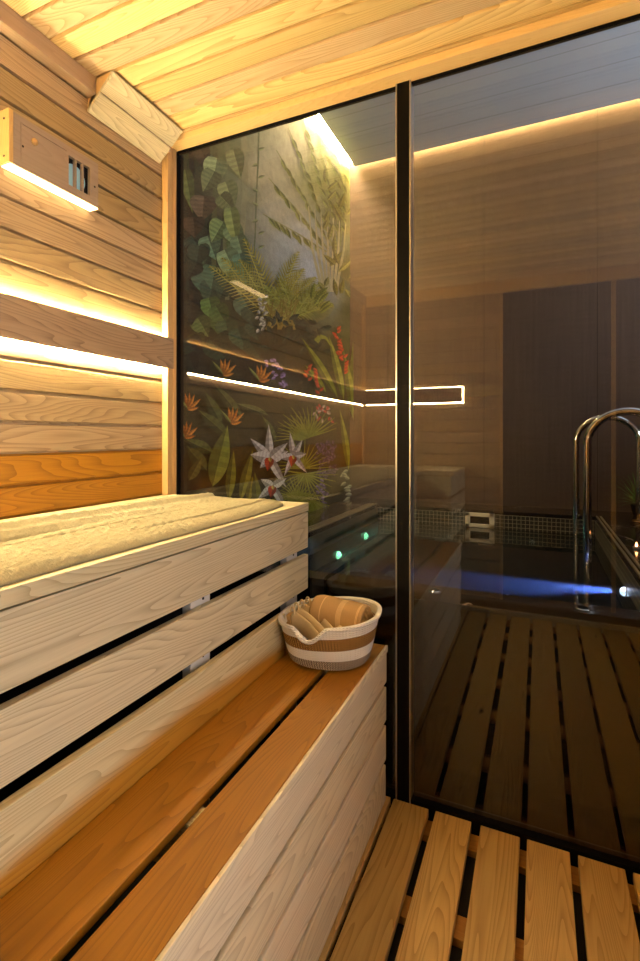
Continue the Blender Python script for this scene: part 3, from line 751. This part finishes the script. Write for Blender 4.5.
# ------------------------------------------------------------------ jungle mural (printed, flat)
def mural():
    bm = bmesh.new(); cl = bm.loops.layers.float_color.new('Col')
    step = [0]
    def wp(px, py, lay=0.0):
        q = raycast(px, py, 'x', XM); v = W3(q.x, q.y, q.z); v.x += 0.0006 + lay; return v
    def face(pts, cols, lay):
        vs = [bm.verts.new(wp(x, y, lay)) for x, y in pts]
        try: f = bm.faces.new(vs)
        except ValueError: return
        for i, lp in enumerate(f.loops):
            c = cols[i] if isinstance(cols, list) else cols
            lp[cl] = (*lin(c), 1)
    # background: soft colour field of the print
    ctrl = [(180,150,70,84,48),(180,220,34,46,38),(200,180,70,66,50),(225,160,104,114,76),(205,230,42,56,46),(195,290,30,38,36),(240,200,140,138,104),
            (265,170,196,184,150),(290,150,204,192,160),(275,210,190,182,156),(320,180,160,158,96),(345,160,170,168,100),(345,210,120,120,80),
            (300,240,190,194,190),(312,270,204,210,214),(318,280,200,206,212),(290,262,176,180,172),(330,300,150,156,152),(318,320,100,110,84),(345,270,86,88,58),(350,310,70,74,44),(340,350,66,74,36),(300,330,48,52,36),
            (250,300,66,68,42),(220,320,44,56,38),(200,350,38,44,34),(260,360,36,38,30),(300,370,40,42,30),(200,420,58,60,36),(240,430,56,56,34),
            (290,430,62,60,36),(330,430,70,66,36),(345,400,84,78,40),(200,480,44,44,26),(260,480,44,42,26),(310,480,50,52,32),(345,480,60,58,36),(250,510,30,30,20),(340,520,36,34,26),(180,500,34,34,22),(200,560,24,24,18)]
    def bg(px, py):
        sw = 0; c = [0, 0, 0]
        for x, y, r, g, b in ctrl:
            w_ = 1 / (((px - x) ** 2 + (py - y) ** 2) + 60) ** 1.6
            sw += w_; c[0] += r * w_; c[1] += g * w_; c[2] += b * w_
        return tuple(v / sw for v in c)
    # wall-space grid so that the print fills the whole wall
    c_, s_ = math.cos(YAW), math.sin(YAW)
    def proj(y, z):
        d = -XM * s_ + y * c_; xr = XM * c_ + y * s_
        return 320 + F * xr / d, 437 - F * z / d
    NY, NZ = 48, 60
    for j in range(NZ):
        for i in range(NY):
            q = []
            for a, b in ((0,0),(1,0),(1,1),(0,1)):
                y = 1.09 + (YF - 1.092) * (i + a) / NY; z = -0.345 + (ZS + 0.07 + 0.345) * (j + b) / NZ
                q.append((y, z))
            f = bm.faces.new([bm.verts.new(W3(XM, y, z) + Vector((0.0004, 0, 0))) for y, z in q])
            for lp, (y, z) in zip(f.loops, q):
                px, py = proj(y, z); lp[cl] = (*lin(bg(min(max(px, 176), 352), min(max(py, 60), 560))), 1)
    def L():
        step[0] += 1; return 0.0004 + step[0] * 0.00003
    def jit(c, a=10): 
        r = random.uniform(-a, a); return tuple(max(4, min(250, v + r)) for v in c)
    def leaf(x, y, ang, ln, wd, col, shape='lance', rib=True, bend=0.0):
        lay = L(); a = math.radians(ang); n = 12
        up, dn, mid = [], [], []
        for i in range(n + 1):
            t = i / n
            if shape == 'lance': w_ = math.sin(math.pi * t ** 0.8) * wd
            elif shape == 'heart': w_ = wd * (1.15 * math.sin(math.pi * min(1, (t + 0.12) / 1.12) ** 0.62))
            else: w_ = math.sin(math.pi * t ** 0.6) * wd
            aa = a + bend * t
            cx = x + math.cos(a + bend * t / 2) * ln * t; cy = y - math.sin(a + bend * t / 2) * ln * t
            nx, ny = math.sin(aa), math.cos(aa)
            mid.append((cx, cy)); up.append((cx + nx * w_, cy + ny * w_)); dn.append((cx - nx * w_, cy - ny * w_))
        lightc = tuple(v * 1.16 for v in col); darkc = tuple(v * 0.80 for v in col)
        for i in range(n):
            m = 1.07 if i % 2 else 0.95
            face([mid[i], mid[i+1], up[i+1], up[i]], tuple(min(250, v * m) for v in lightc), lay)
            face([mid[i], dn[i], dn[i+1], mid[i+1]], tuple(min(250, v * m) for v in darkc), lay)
        if rib:
            lay = L(); rc = tuple(min(250, v * 1.35 + 8) for v in col)
            for i in range(n - 1):
                face([(mid[i][0], mid[i][1] - .35), (mid[i+1][0], mid[i+1][1] - .35), (mid[i+1][0], mid[i+1][1] + .35), (mid[i][0], mid[i][1] + .35)], rc, lay)
    def strokes(pts, w0, w1, col):
        lay = L(); n = len(pts) - 1
        for i in range(n):
            (x0, y0), (x1, y1) = pts[i], pts[i+1]; d = math.hypot(x1 - x0, y1 - y0) or 1
            nx, ny = -(y1 - y0) / d, (x1 - x0) / d; a = w0 + (w1 - w0) * i / n; b = w0 + (w1 - w0) * (i + 1) / n
            face([(x0 + nx * a, y0 + ny * a), (x1 + nx * b, y1 + ny * b), (x1 - nx * b, y1 - ny * b), (x0 - nx * a, y0 - ny * a)], col, lay)
    def frond(x, y, ang, ln, wd, col, bend=0.6, n=16, back=0.7):
        a = math.radians(ang); px, py = x, y
        for i in range(1, n + 1):
            t = i / n; aa = a + bend * t
            px += math.cos(aa) * ln / n; py -= math.sin(aa) * ln / n
            w_ = wd * math.sin(math.pi * (0.1 + 0.85 * t)) 
            for sg in (-1, 1):
                la = aa + sg * back * (1.25 - 0.5 * t); ex, ey = px + math.cos(la) * w_, py - math.sin(la) * w_ + abs(w_) * 0.25
                strokes([(px, py), ((px + ex) / 2 , (py + ey) / 2 - w_ * 0.06), (ex, ey)], 0.85, 0.2, jit(col, 22))
        strokes([(x, y), ((x + px) / 2 + math.sin(a) * bend * 3, (y + py) / 2), (px, py)], 0.5, 0.3, tuple(v * 1.2 for v in col))
    def fan(x, y, r, a0, a1, n, col):
        for i in range(n):
            a = math.radians(a0 + (a1 - a0) * i / (n - 1)); rr = r * random.uniform(0.85, 1.05)
            strokes([(x, y), (x + math.cos(a) * rr * .5, y - math.sin(a) * rr * .5), (x + math.cos(a + .08) * rr, y - math.sin(a + .08) * rr + 1.5)], 1.0, 0.2, jit(col, 18))
    # ---- hazy upper trunks and vines
    for x, c in ((214, (92, 98, 66)), (226, (120, 124, 88)), (243, (150, 146, 110)), (190, (62, 54, 42))):
        strokes([(x, 110), (x + 2, 180), (x - 1, 240), (x + 1, 300)], 3.0, 2.2, c)
    strokes([(259, 110), (258, 160), (256, 200), (255, 235), (253, 262)], 0.9, 0.7, (112, 116, 84))
    for y in range(150, 250, 14): leaf(258, y, random.choice((150, 20, 200)), 7, 1.6, (130, 136, 92), rib=False)
    # ---- traveller palm, top right: notched hanging leaflets
    for (x0, y0, x1, y1) in ((330, 246, 276, 150), (332, 246, 288, 128), (334, 246, 302, 118), (336, 246, 316, 120), (338, 246, 330, 124), (340, 246, 343, 132), (328, 250, 268, 178), (326, 252, 262, 214)):
        strokes([(x0, y0), ((x0 + x1) / 2 + 2, (y0 + y1) / 2), (x1, y1)], 0.8, 0.4, (150, 150, 96))
        n = 11
        for i in range(2, n):
            t = i / n; x = x0 + (x1 - x0) * t; y = y0 + (y1 - y0) * t
            leaf(x, y, -62 + random.uniform(-8, 8), 10 + 4 * t, 1.9, jit((120, 124, 66), 20), rib=False)
    for i in range(7):
        strokes([(322 + i * 2.2, 292), (312 + i * 5.2, 250), (308 + i * 6.2, 206 + 3 * i)], 1.6, 0.5, jit((196, 188, 146), 10))
    for i in range(26):
        leaf(random.uniform(322, 350), random.uniform(150, 300), random.uniform(40, 140), random.uniform(10, 22), 2.6, jit((122, 120, 62), 22))
    # ---- philodendron column, left
    for x, y, a, ln, w_, c in ((184,170,-80,44,6,(96,106,60)), (196,140,-70,36,8,(70,60,48)), (190,236,-60,30,10,(40,60,50)), (186,262,-85,34,11,(36,48,42)),
            (203,196,-95,26,12,(94,80,64)), (216,158,-100,30,11,(132,140,92)), (224,182,-70,28,9,(124,130,84)), (232,150,-75,30,8,(116,122,82)),
            (206,236,-70,26,10,(86,112,84)), (222,222,-120,24,10,(104,124,78)), (228,226,-55,26,9,(104,122,84)), (229,208,-80,40,7,(120,130,74)), (236,236,-75,34,8,(98,116,84)),
            (203,268,-80,32,13,(62,88,68)), (214,266,-100,24,12,(66,92,70)), (198,246,-100,22,10,(48,62,50)), (223,250,-65,42,10,(118,138,98)), (238,254,-75,36,8,(86,114,88)),
            (207,298,-75,26,9,(82,108,56)), (240,296,-60,34,11,(70,90,68)), (214,306,-60,26,9,(66,88,46)), (196,318,-60,22,9,(78,92,50)), (224,320,-80,30,10,(56,78,52)), (236,328,-70,26,10,(50,74,56)),
            (190,300,-90,26,8,(34,42,40)), (186,338,-60,28,10,(30,44,36)), (208,340,-50,30,11,(36,54,40)), (250,322,-70,20,8,(44,64,50))):
        leaf(x, y, a, ln, w_, jit(tuple(v * 1.15 for v in c), 5), 'heart')
        if w_ > 8: leaf(x + random.uniform(-16, 16), y + random.uniform(8, 22), a + random.uniform(-25, 25), ln * 0.8, w_ * 0.85, jit(tuple(v * 0.85 for v in c), 6), 'heart')
    # ---- areca palm in the middle, sky behind
    for a in (124, 114, 104, 95, 86, 76, 62, 46, 30): frond(272, 322, a, random.uniform(70, 92) if a > 80 else 60, 17, (168, 160, 74), bend=(-0.5 if a < 90 else 0.5), n=22)
    for a in (130, 112, 60, 40, 90, 74): frond(290, 318, a, 42, 13, (150, 154, 70), bend=(-0.7 if a < 90 else 0.7), n=16)
    for i in range(14): strokes([(272 + random.uniform(-12, 20), 330), (272 + random.uniform(-16, 24), 300)], 1.0, 0.6, jit((150, 134, 60), 18))
    for i in range(46): leaf(random.uniform(262, 322), random.uniform(318, 352), random.uniform(0, 360), random.uniform(6, 13), 2.4, jit((46, 60, 46), 12), rib=False)
    for i in range(10): leaf(310 + random.uniform(-4, 6), random.uniform(295, 318), random.uniform(30, 100), 15, 2.2, jit((132, 140, 60), 14), rib=False)
    for i in range(22):   # white drooping bloom
        x, y = 257 + random.uniform(-3, 3), 298 + i * 1.5
        leaf(x, y, random.uniform(0, 360), 4.5, 1.6, jit((176, 178, 160), 12), rib=False)
    # ---- heliconias, right
    for x, y, a, ln, w_ in ((340, 400, 100, 66, 4), (334, 398, 118, 70, 4), (348, 396, 84, 60, 4), (350, 420, 95, 70, 4), (322, 392, 125, 34, 3.2), (345, 470, 95, 60, 3.4)):
        leaf(x, y, a, ln, w_, jit((118, 128, 44), 10), bend=0.12)
    strokes([(312, 342), (316, 337), (322, 338), (327, 346)], 3.0, 0.6, (140, 152, 52))
    for x, y0, n in ((333, 330, 10), (338, 345, 10), (303, 368, 5), (314, 372, 8)):
        for i in range(n):
            leaf(x + random.uniform(-1, 1) + i * 0.3, y0 + i * 3.2, random.choice((40, 140)), 6, 1.6, jit((188, 60, 30), 14), rib=False)
    # ---- purple spikes
    for x, y0, n in ((271, 362, 7), (277, 370, 8), (264, 360, 4)):
        for i in range(n): leaf(x + random.uniform(-2.5, 2.5), y0 + i * 2.6, random.uniform(0, 360), 5, 1.7, jit((150, 132, 186), 14), rib=False)
    for i in range(90): leaf(322 + random.uniform(-9, 9), 440 + random.uniform(0, 36), random.uniform(0, 360), 4.5, 1.5, jit((96, 82, 108), 14), rib=False)
    for i in range(30): leaf(318 + random.uniform(-4, 4), 480 + random.uniform(0, 36), random.uniform(0, 360), 5, 1.7, jit((116, 104, 150), 16), rib=False)
    # ---- small red and white sprays
    for i in range(26): leaf(318 + random.uniform(-8, 10), 412 + random.uniform(-5, 12), random.uniform(0, 360), 4.5, 1.3, jit((176, 66, 60), 14) if i % 2 else jit((180, 160, 152), 10), rib=False)
    for i in range(12): leaf(345 + random.uniform(-4, 3), 470 + i * 3, random.uniform(150, 230), 7, 1.8, jit((150, 154, 130), 10), rib=False)
    # ---- banana leaves lower left
    for x, y, a, ln, w_, c in ((215, 424, 118, 36, 6, (74, 86, 44)), (222, 436, 140, 40, 6, (80, 90, 44)), (206, 452, 155, 30, 6, (84, 92, 40)), (200, 470, 130, 32, 7, (76, 82, 36)),
            (236, 418, 130, 44, 5, (78, 86, 48)), (262, 415, 160, 34, 4, (84, 92, 56)), (206, 486, 76, 62, 10, (126, 134, 50)), (222, 500, 84, 50, 5, (118, 118, 34)), (234, 500, 76, 52, 5, (122, 122, 36)),
            (242, 500, 80, 24, 4, (128, 122, 30)), (182, 480, 60, 26, 5, (96, 96, 40)), (270, 440, 120, 28, 4, (84, 92, 48)), (186, 506, 20, 24, 5, (110, 104, 30)), (252, 512, 95, 40, 5, (100, 104, 34))):
        leaf(x, y, a, ln, w_, c)
    # ---- fan palms
    for x, y, r, a0, a1 in ((296, 440, 30, 20, 175), (303, 437, 34, 15, 160), (296, 468, 30, 0, 180), (300, 474, 32, 170, 370), (292, 492, 34, 190, 350), (308, 500, 30, 200, 340), (290, 500, 24, 10, 170)):
        fan(x, y, r, a0, a1, 17, (142, 148, 44))
    # ---- birds of paradise
    for x, y in ((224, 424), (180, 410), (177, 438), (253, 382), (216, 376)):
        for a in (100, 84, 66, 40, 12): leaf(x, y, a, 17 if a > 30 else 11, 1.9, jit((206, 128, 44), 16), rib=False)
        leaf(x, y - 1, 130, 18, 1.4, (130, 140, 70), rib=False)
    # ---- big white orchids
    def orchid(x, y, s, angs):
        for a, l_, w_ in angs: leaf(x, y, a, l_ * s, w_ * s, jit((206, 200, 188), 6), 'oval', rib=False)
        leaf(x, y, -100, 13 * s, 4.2 * s, (186, 60, 34), 'heart', rib=False)
        leaf(x, y - 1, -80, 5 * s, 2 * s, (206, 170, 80), rib=False)
    orchid(287, 456, 0.85, ((98, 28, 3.6), (60, 22, 3.6), (10, 16, 4.5), (190, 16, 4.5), (-50, 26, 3.6), (-115, 26, 3.2)))
    orchid(263, 458, 1.0, ((92, 34, 4.0), (135, 28, 4.4), (20, 20, 6.0), (170, 20, 6.0), (-60, 34, 4.0), (-135, 14, 4.2), (40, 24, 4.6)))
    orchid(266, 486, 0.9, ((30, 18, 4.5), (150, 16, 4.5), (-60, 34, 4.0), (-140, 22, 4.2)))
    me = bpy.data.meshes.new('jungle_mural')
    for v in bm.verts:           # keep the print inside its wall
        v.co.y = min(v.co.y, YF * U - 0.002); v.co.z = min(v.co.z, (ZS + 0.075) * U + EYE)
    bm.normal_update()
    for f in bm.faces:
        if f.normal.x < 0: f.normal_flip()
    bm.to_mesh(me); bm.free()
    t = NT('printed_jungle_mural'); at = t.n('ShaderNodeVertexColor'); at.layer_name = 'Col'
    n = t.noise(t.obj(), 30, 4, 0.6); v = t.math('MULTIPLY_ADD', n, 0.7, 0.62)
    col = t.mix(1.0, at.outputs[0], t.comb(v, v, v), 'MULTIPLY')
    t.principled(col, 0.6, spec=0.2)
    o = link('jungle_mural', me, t.m)
    return tag(o, 'tropical jungle mural with palms, leaves and white orchids beyond the glass', 'mural')
mural()

# ------------------------------------------------------------------ hot tub
ZD, ZW = -0.341, -0.422
XI0, XI1, YI0, YI1 = -0.742, 0.2225, 1.133, 2.39
ht = thing('hot_tub', 'raised hot tub clad in black marble and mosaic beyond the glass', 'hot tub', W3(-0.2, 1.8, -0.7866))
YO = 1.074
bm = bmesh.new()
for a in ((XM + 0.001, XI0, YO, YF - 0.001), (XI1, XE - 0.001, YO, YF - 0.001), (XI0, XI1, YO, YI0), (XI0, XI1, YI1, YF - 0.001)):
    addbox(bm, W3(a[0], a[2], ZD - 0.016), W3(a[1], a[3], ZD))
finish('coping', bm, M['marble'], ht)['label'] = 'black marble coping with pale veins'
# small raised lip round the opening
M['strip'] = plain('grey_stone_strips', (120, 108, 84), 0.3)
for k, o_ in enumerate((0.004, 0.022, 0.040)):
    box('edge_strip', XI0 - o_ - 0.007, XI0 - o_, YI0, YI1, ZD + 0.0002, ZD + 0.005 - 0.001 * k, M['strip'], ht)['label'] = 'pale overflow strip'
for o_ in (0.004, 0.018):
    box('edge_strip', XI1 + o_, XI1 + o_ + 0.006, YI0, YI1, ZD + 0.0002, ZD + 0.004, M['strip'], ht)['label'] = 'pale overflow strip'
T = 0.012
def wallpart(name, x0, x1, y0, y1, z0, z1, m): return box(name, x0, x1, y0, y1, z0, z1, m, ht)
zb = ZD - 0.0165
wallpart('basin_wall', XI0 - T, XI0, YI0, YI1, -0.76, zb, M['mosaic_deep'])
wallpart('basin_wall', XI1, XI1 + T, YI0, YI1, -0.76, zb, M['mosaic'])
wallpart('basin_wall', XI0 - T, XI1 + T, YI1, YI1 + T, -0.76, zb, M['mosaic'])
wallpart('basin_wall', XI0 - T, XI1 + T, YI0 - T, YI0, -0.76, zb, M['mosaic'])
wallpart('basin_floor', XI0 - T, XI1 + T, YI0 - T, YI1 + T, -0.775, -0.7605, M['mosaic_flat'])
wallpart('basin_seat', XI0 + 0.001, -0.50, YI0 + 0.001, YI1 - 0.001, -0.76, -0.64, M['mosaic_deep'])['label'] = 'submerged green tiled seat'
wallpart('basin_step', -0.499, XI1 - 0.001, YI0 + 0.001, 1.42, -0.76, -0.68, M['mosaic_deep'])['label'] = 'submerged tiled step'
wallpart('basin_step', -0.38, -0.05, 2.05, YI1 - 0.001, -0.76, -0.56, M['mosaic_deep'])['label'] = 'submerged tiled step'
wallpart('front_panel', XM + 0.001, XE - 0.001, YO + 0.006, YO + 0.02, -0.7865, zb, plain('black_stone_front', (14, 12, 11), 0.25))['label'] = 'plain black stone front panel'
# jets let into the near coping
def proj_to(px, py, z): 
    q = raycast(px, py, 'z', z); return q
for px, py in ((435, 591), (583, 609)):
    q = proj_to(px, py, ZD)
    q.y = min(max(q.y, YO + 0.018), YI0 - 0.018)
    bm = bmesh.new(); cyl(bm, W3(q.x, q.y, ZD), (0, 0, 1), 0.020, 0.003, 32, 0.018); ring = finish('air_control', bm, M['chrome'], ht, True)
    bm = bmesh.new(); cyl(bm, W3(q.x, q.y, ZD) + Vector((0, 0, 0.0031)), (0, 0, 1), 0.013, 0.001, 24); finish('cap', bm, M['black'], ring)
# skimmer on the far basin wall
q0 = raycast(465.5, 514, 'y', YI1); q1 = raycast(494.5, 526.5, 'y', YI1)
bm = bmesh.new(); y_ = YI1 - 0.012
fw = 0.017; za, zb2 = ZW + 0.001, q0.z + 0.010
for a in ((q0.x, q1.x, zb2 - fw, zb2), (q0.x, q1.x, za, za + fw), (q0.x, q0.x + 0.022, za, zb2), (q1.x - 0.022, q1.x, za, zb2)):
    addbox(bm, W3(a[0], y_, a[2]), W3(a[1], YI1 - 0.0005, a[3]), 0.003)
sk = finish('skimmer', bm, plain('ivory_plastic', (222, 212, 190), 0.35), ht); sk['label'] = 'ivory rectangular skimmer frame'
box('skimmer_throat', q0.x + 0.02, q1.x - 0.02, YI1 - 0.004, YI1 - 0.0006, za + fw, zb2 - fw, M['black'], sk)
# underwater lamps
def lamp(px, py, plane, val, nrm, r, col, es, name='underwater_lamp', label=None, power=0, lc=None):
    q = raycast(px, py, plane, val); p = W3(q.x, q.y, q.z)
    bm = bmesh.new(); cyl(bm, p, nrm, r * 0.9, 0.003, 32, r * 0.85); o = finish(name, bm, M['white'], ht, True)
    bm = bmesh.new(); cyl(bm, p + Vector(nrm) * 0.0062, nrm, r, 0.003, 24)
    bm.free(); bm = bmesh.new(); c0_ = p + Vector(nrm) * 0.004; rr_ = r * 0.72
    tube(bm, [c0_ + Vector(nrm) * rr_ * math.sin(k * math.pi / 14) for k in range(8)], [max(rr_ * math.cos(k * math.pi / 14), 0.0004) for k in range(8)], 24)
    finish('lens', bm, plain(name + '_lens', (0.8, 0.9, 0.85), 0.3, emit=col, es=es), o)
    if label: o['label'] = label
    if power:
        l = bpy.data.lights.new('lamp_glow', 'AREA'); l.shape = 'DISK'; l.size = 0.04; l.energy = power; l.color = lc
        lo = bpy.data.objects.new('lamp_glow', l); C.objects.link(lo); lo.location = p + Vector(nrm) * 0.012
        lo.rotation_euler = (Vector(nrm) + Vector((0, 0, -0.5))).to_track_quat('-Z', 'Y').to_euler()
    return p
GREEN = (0.30, 1.0, 0.55)
lamp(337, 555, 'x', XI0, (1, 0, 0), 0.030, GREEN, 20, label='lamp glowing green', power=12.0, lc=(0.25, 1.0, 0.45))
lamp(364.5, 536, 'x', XI0, (1, 0, 0), 0.030, GREEN, 18, label='lamp glowing green', power=10.0, lc=(0.25, 1.0, 0.45))
lamp(449, 536, 'y', YI1, (0, -1, 0), 0.02, (0.8, 0.85, 0.6), 0.12, name='jet', label='pale round jet')
lamp(532, 542, 'y', YI1, (0, -1, 0), 0.02, (0.8, 0.85, 0.7), 0.10, name='jet', label='pale round jet')
pb = lamp(626, 592, 'x', XI1, (-1, 0, 0), 0.024, (0.55, 0.65, 1.0), 14.0, label='lamp glowing blue-white')
sl = bpy.data.lights.new('blue_beam', 'SPOT'); sl.energy = 1000; sl.color = (0.28, 0.36, 1.0); sl.spot_size = math.radians(17); sl.spot_blend = 0.7; sl.shadow_soft_size = 0.012
so = bpy.data.objects.new('blue_beam', sl); C.objects.link(so); so.location = pb + Vector((-0.036, 0, 0))
so.rotation_euler = Vector((-1.0, -0.02, -0.06)).to_track_quat('-Z', 'Y').to_euler()
# water body
bm = bmesh.new(); addbox(bm, W3(XI0 + 0.0008, YI0 + 0.0008, -0.7595), W3(XI1 - 0.0008, YI1 - 0.0008, ZW))
tag(finish('water', bm, M['water']), 'still dark water filling the hot tub', 'water', kind='stuff')

# ------------------------------------------------------------------ grab rails
def rail(y, label):
    xa, xb, zt, r = 0.146, 0.371, 0.081, 0.0185
    R = (xb - xa) / 2; cx = (xa + xb) / 2
    pts = [W3(xa, y, -0.62), W3(xa, y, -0.4), W3(xa, y, -0.2)]
    rz = zt; zc_ = zt - R * 0.92
    for k in range(0, 33):
        a = math.pi - math.pi * k / 32
        pts.append(W3(cx + R * math.cos(a), y, zc_ + R * 0.92 * math.sin(a)))
    pts += [W3(xb, y, -0.2), W3(xb, y, ZD + 0.002)]
    t = thing('grab_rail', label, 'rail', W3(xb, y, ZD), 'hot tub grab rails')
    bm = bmesh.new(); tube(bm, pts, r, 24); finish('tube', bm, M['chrome'], t, True)
    bm = bmesh.new(); cyl(bm, W3(xb, y, ZD + 0.0005), (0, 0, 1), 0.040, 0.012, 32, 0.030); finish('flange', bm, M['copper'], t, True)
rail(1.80, 'nearer curved steel grab rail rising from the hot tub')
rail(2.31, 'farther curved steel grab rail rising from the hot tub')
# ------------------------------------------------------------------ orange flare and plant on the ledge
q = raycast(636.5, 549, 'z', ZD)
tl = thing('orange_flare', 'small glowing orange light on the marble ledge by the rails', 'candle', W3(q.x, q.y, ZD))  # added glowing piece in place of a small orange flare
bm = bmesh.new(); cyl(bm, W3(q.x, q.y, ZD + 0.0005), (0, 0, 1), 0.014, 0.010, 24); finish('cup', bm, M['alu'], tl, True)
bm = bmesh.new(); tube(bm, [W3(q.x, q.y, ZD) + Vector((0, 0, h)) for h in (0.0102, 0.014, 0.020, 0.028)], [0.002, 0.005, 0.004, 0.0006], 10)
finish('glow_body', bm, plain('orange_flare_glow', (1.0, .6, .3), emit=(1.0, 0.38, 0.12), es=40), tl, True)
q = raycast(641, 511, 'z', ZD); q.y = min(q.y, 2.52)
pc = W3(0.405, 2.485, ZD)
pl = thing('potted_plant', 'spiky green potted plant in the far corner of the ledge', 'plant', pc)
bm = bmesh.new(); tube(bm, [pc + Vector((0, 0, h)) for h in (0.0005, 0.006, 0.03, 0.065, 0.07)], [0.035, 0.04, 0.048, 0.055, 0.052], 28); finish('pot', bm, plain('black_glazed_pot', (24, 22, 22), 0.2), pl, True)
bm = bmesh.new()
for k in range(150):
    a = random.uniform(0, 2 * math.pi); el = random.uniform(0.15, 1.45); ln_ = random.uniform(0.13, 0.23)
    d = Vector((math.cos(a) * math.cos(el), math.sin(a) * math.cos(el), math.sin(el))); s_ = d.cross(Vector((0, 0, 1))).normalized()
    b0 = pc + Vector((0, 0, 0.07)) + Vector((random.uniform(-.015, .015), random.uniform(-.015, .015), 0))
    prev = None
    for i in range(5):
        t_ = i / 4; p = b0 + d * ln_ * t_ - Vector((0, 0, 0.05 * t_ * t_ * math.cos(el))); w_ = 0.0032 * (1 - t_) + 0.0003
        if p.y > YF * U - 0.004: p.y = YF * U - 0.004
        cur = (bm.verts.new(p - s_ * w_), bm.verts.new(p + s_ * w_))
        if prev: bm.faces.new((prev[0], prev[1], cur[1], cur[0]))
        prev = cur
o = finish('foliage', bm, plain('spiky_green_leaves', (84, 126, 50), 0.5), pl)
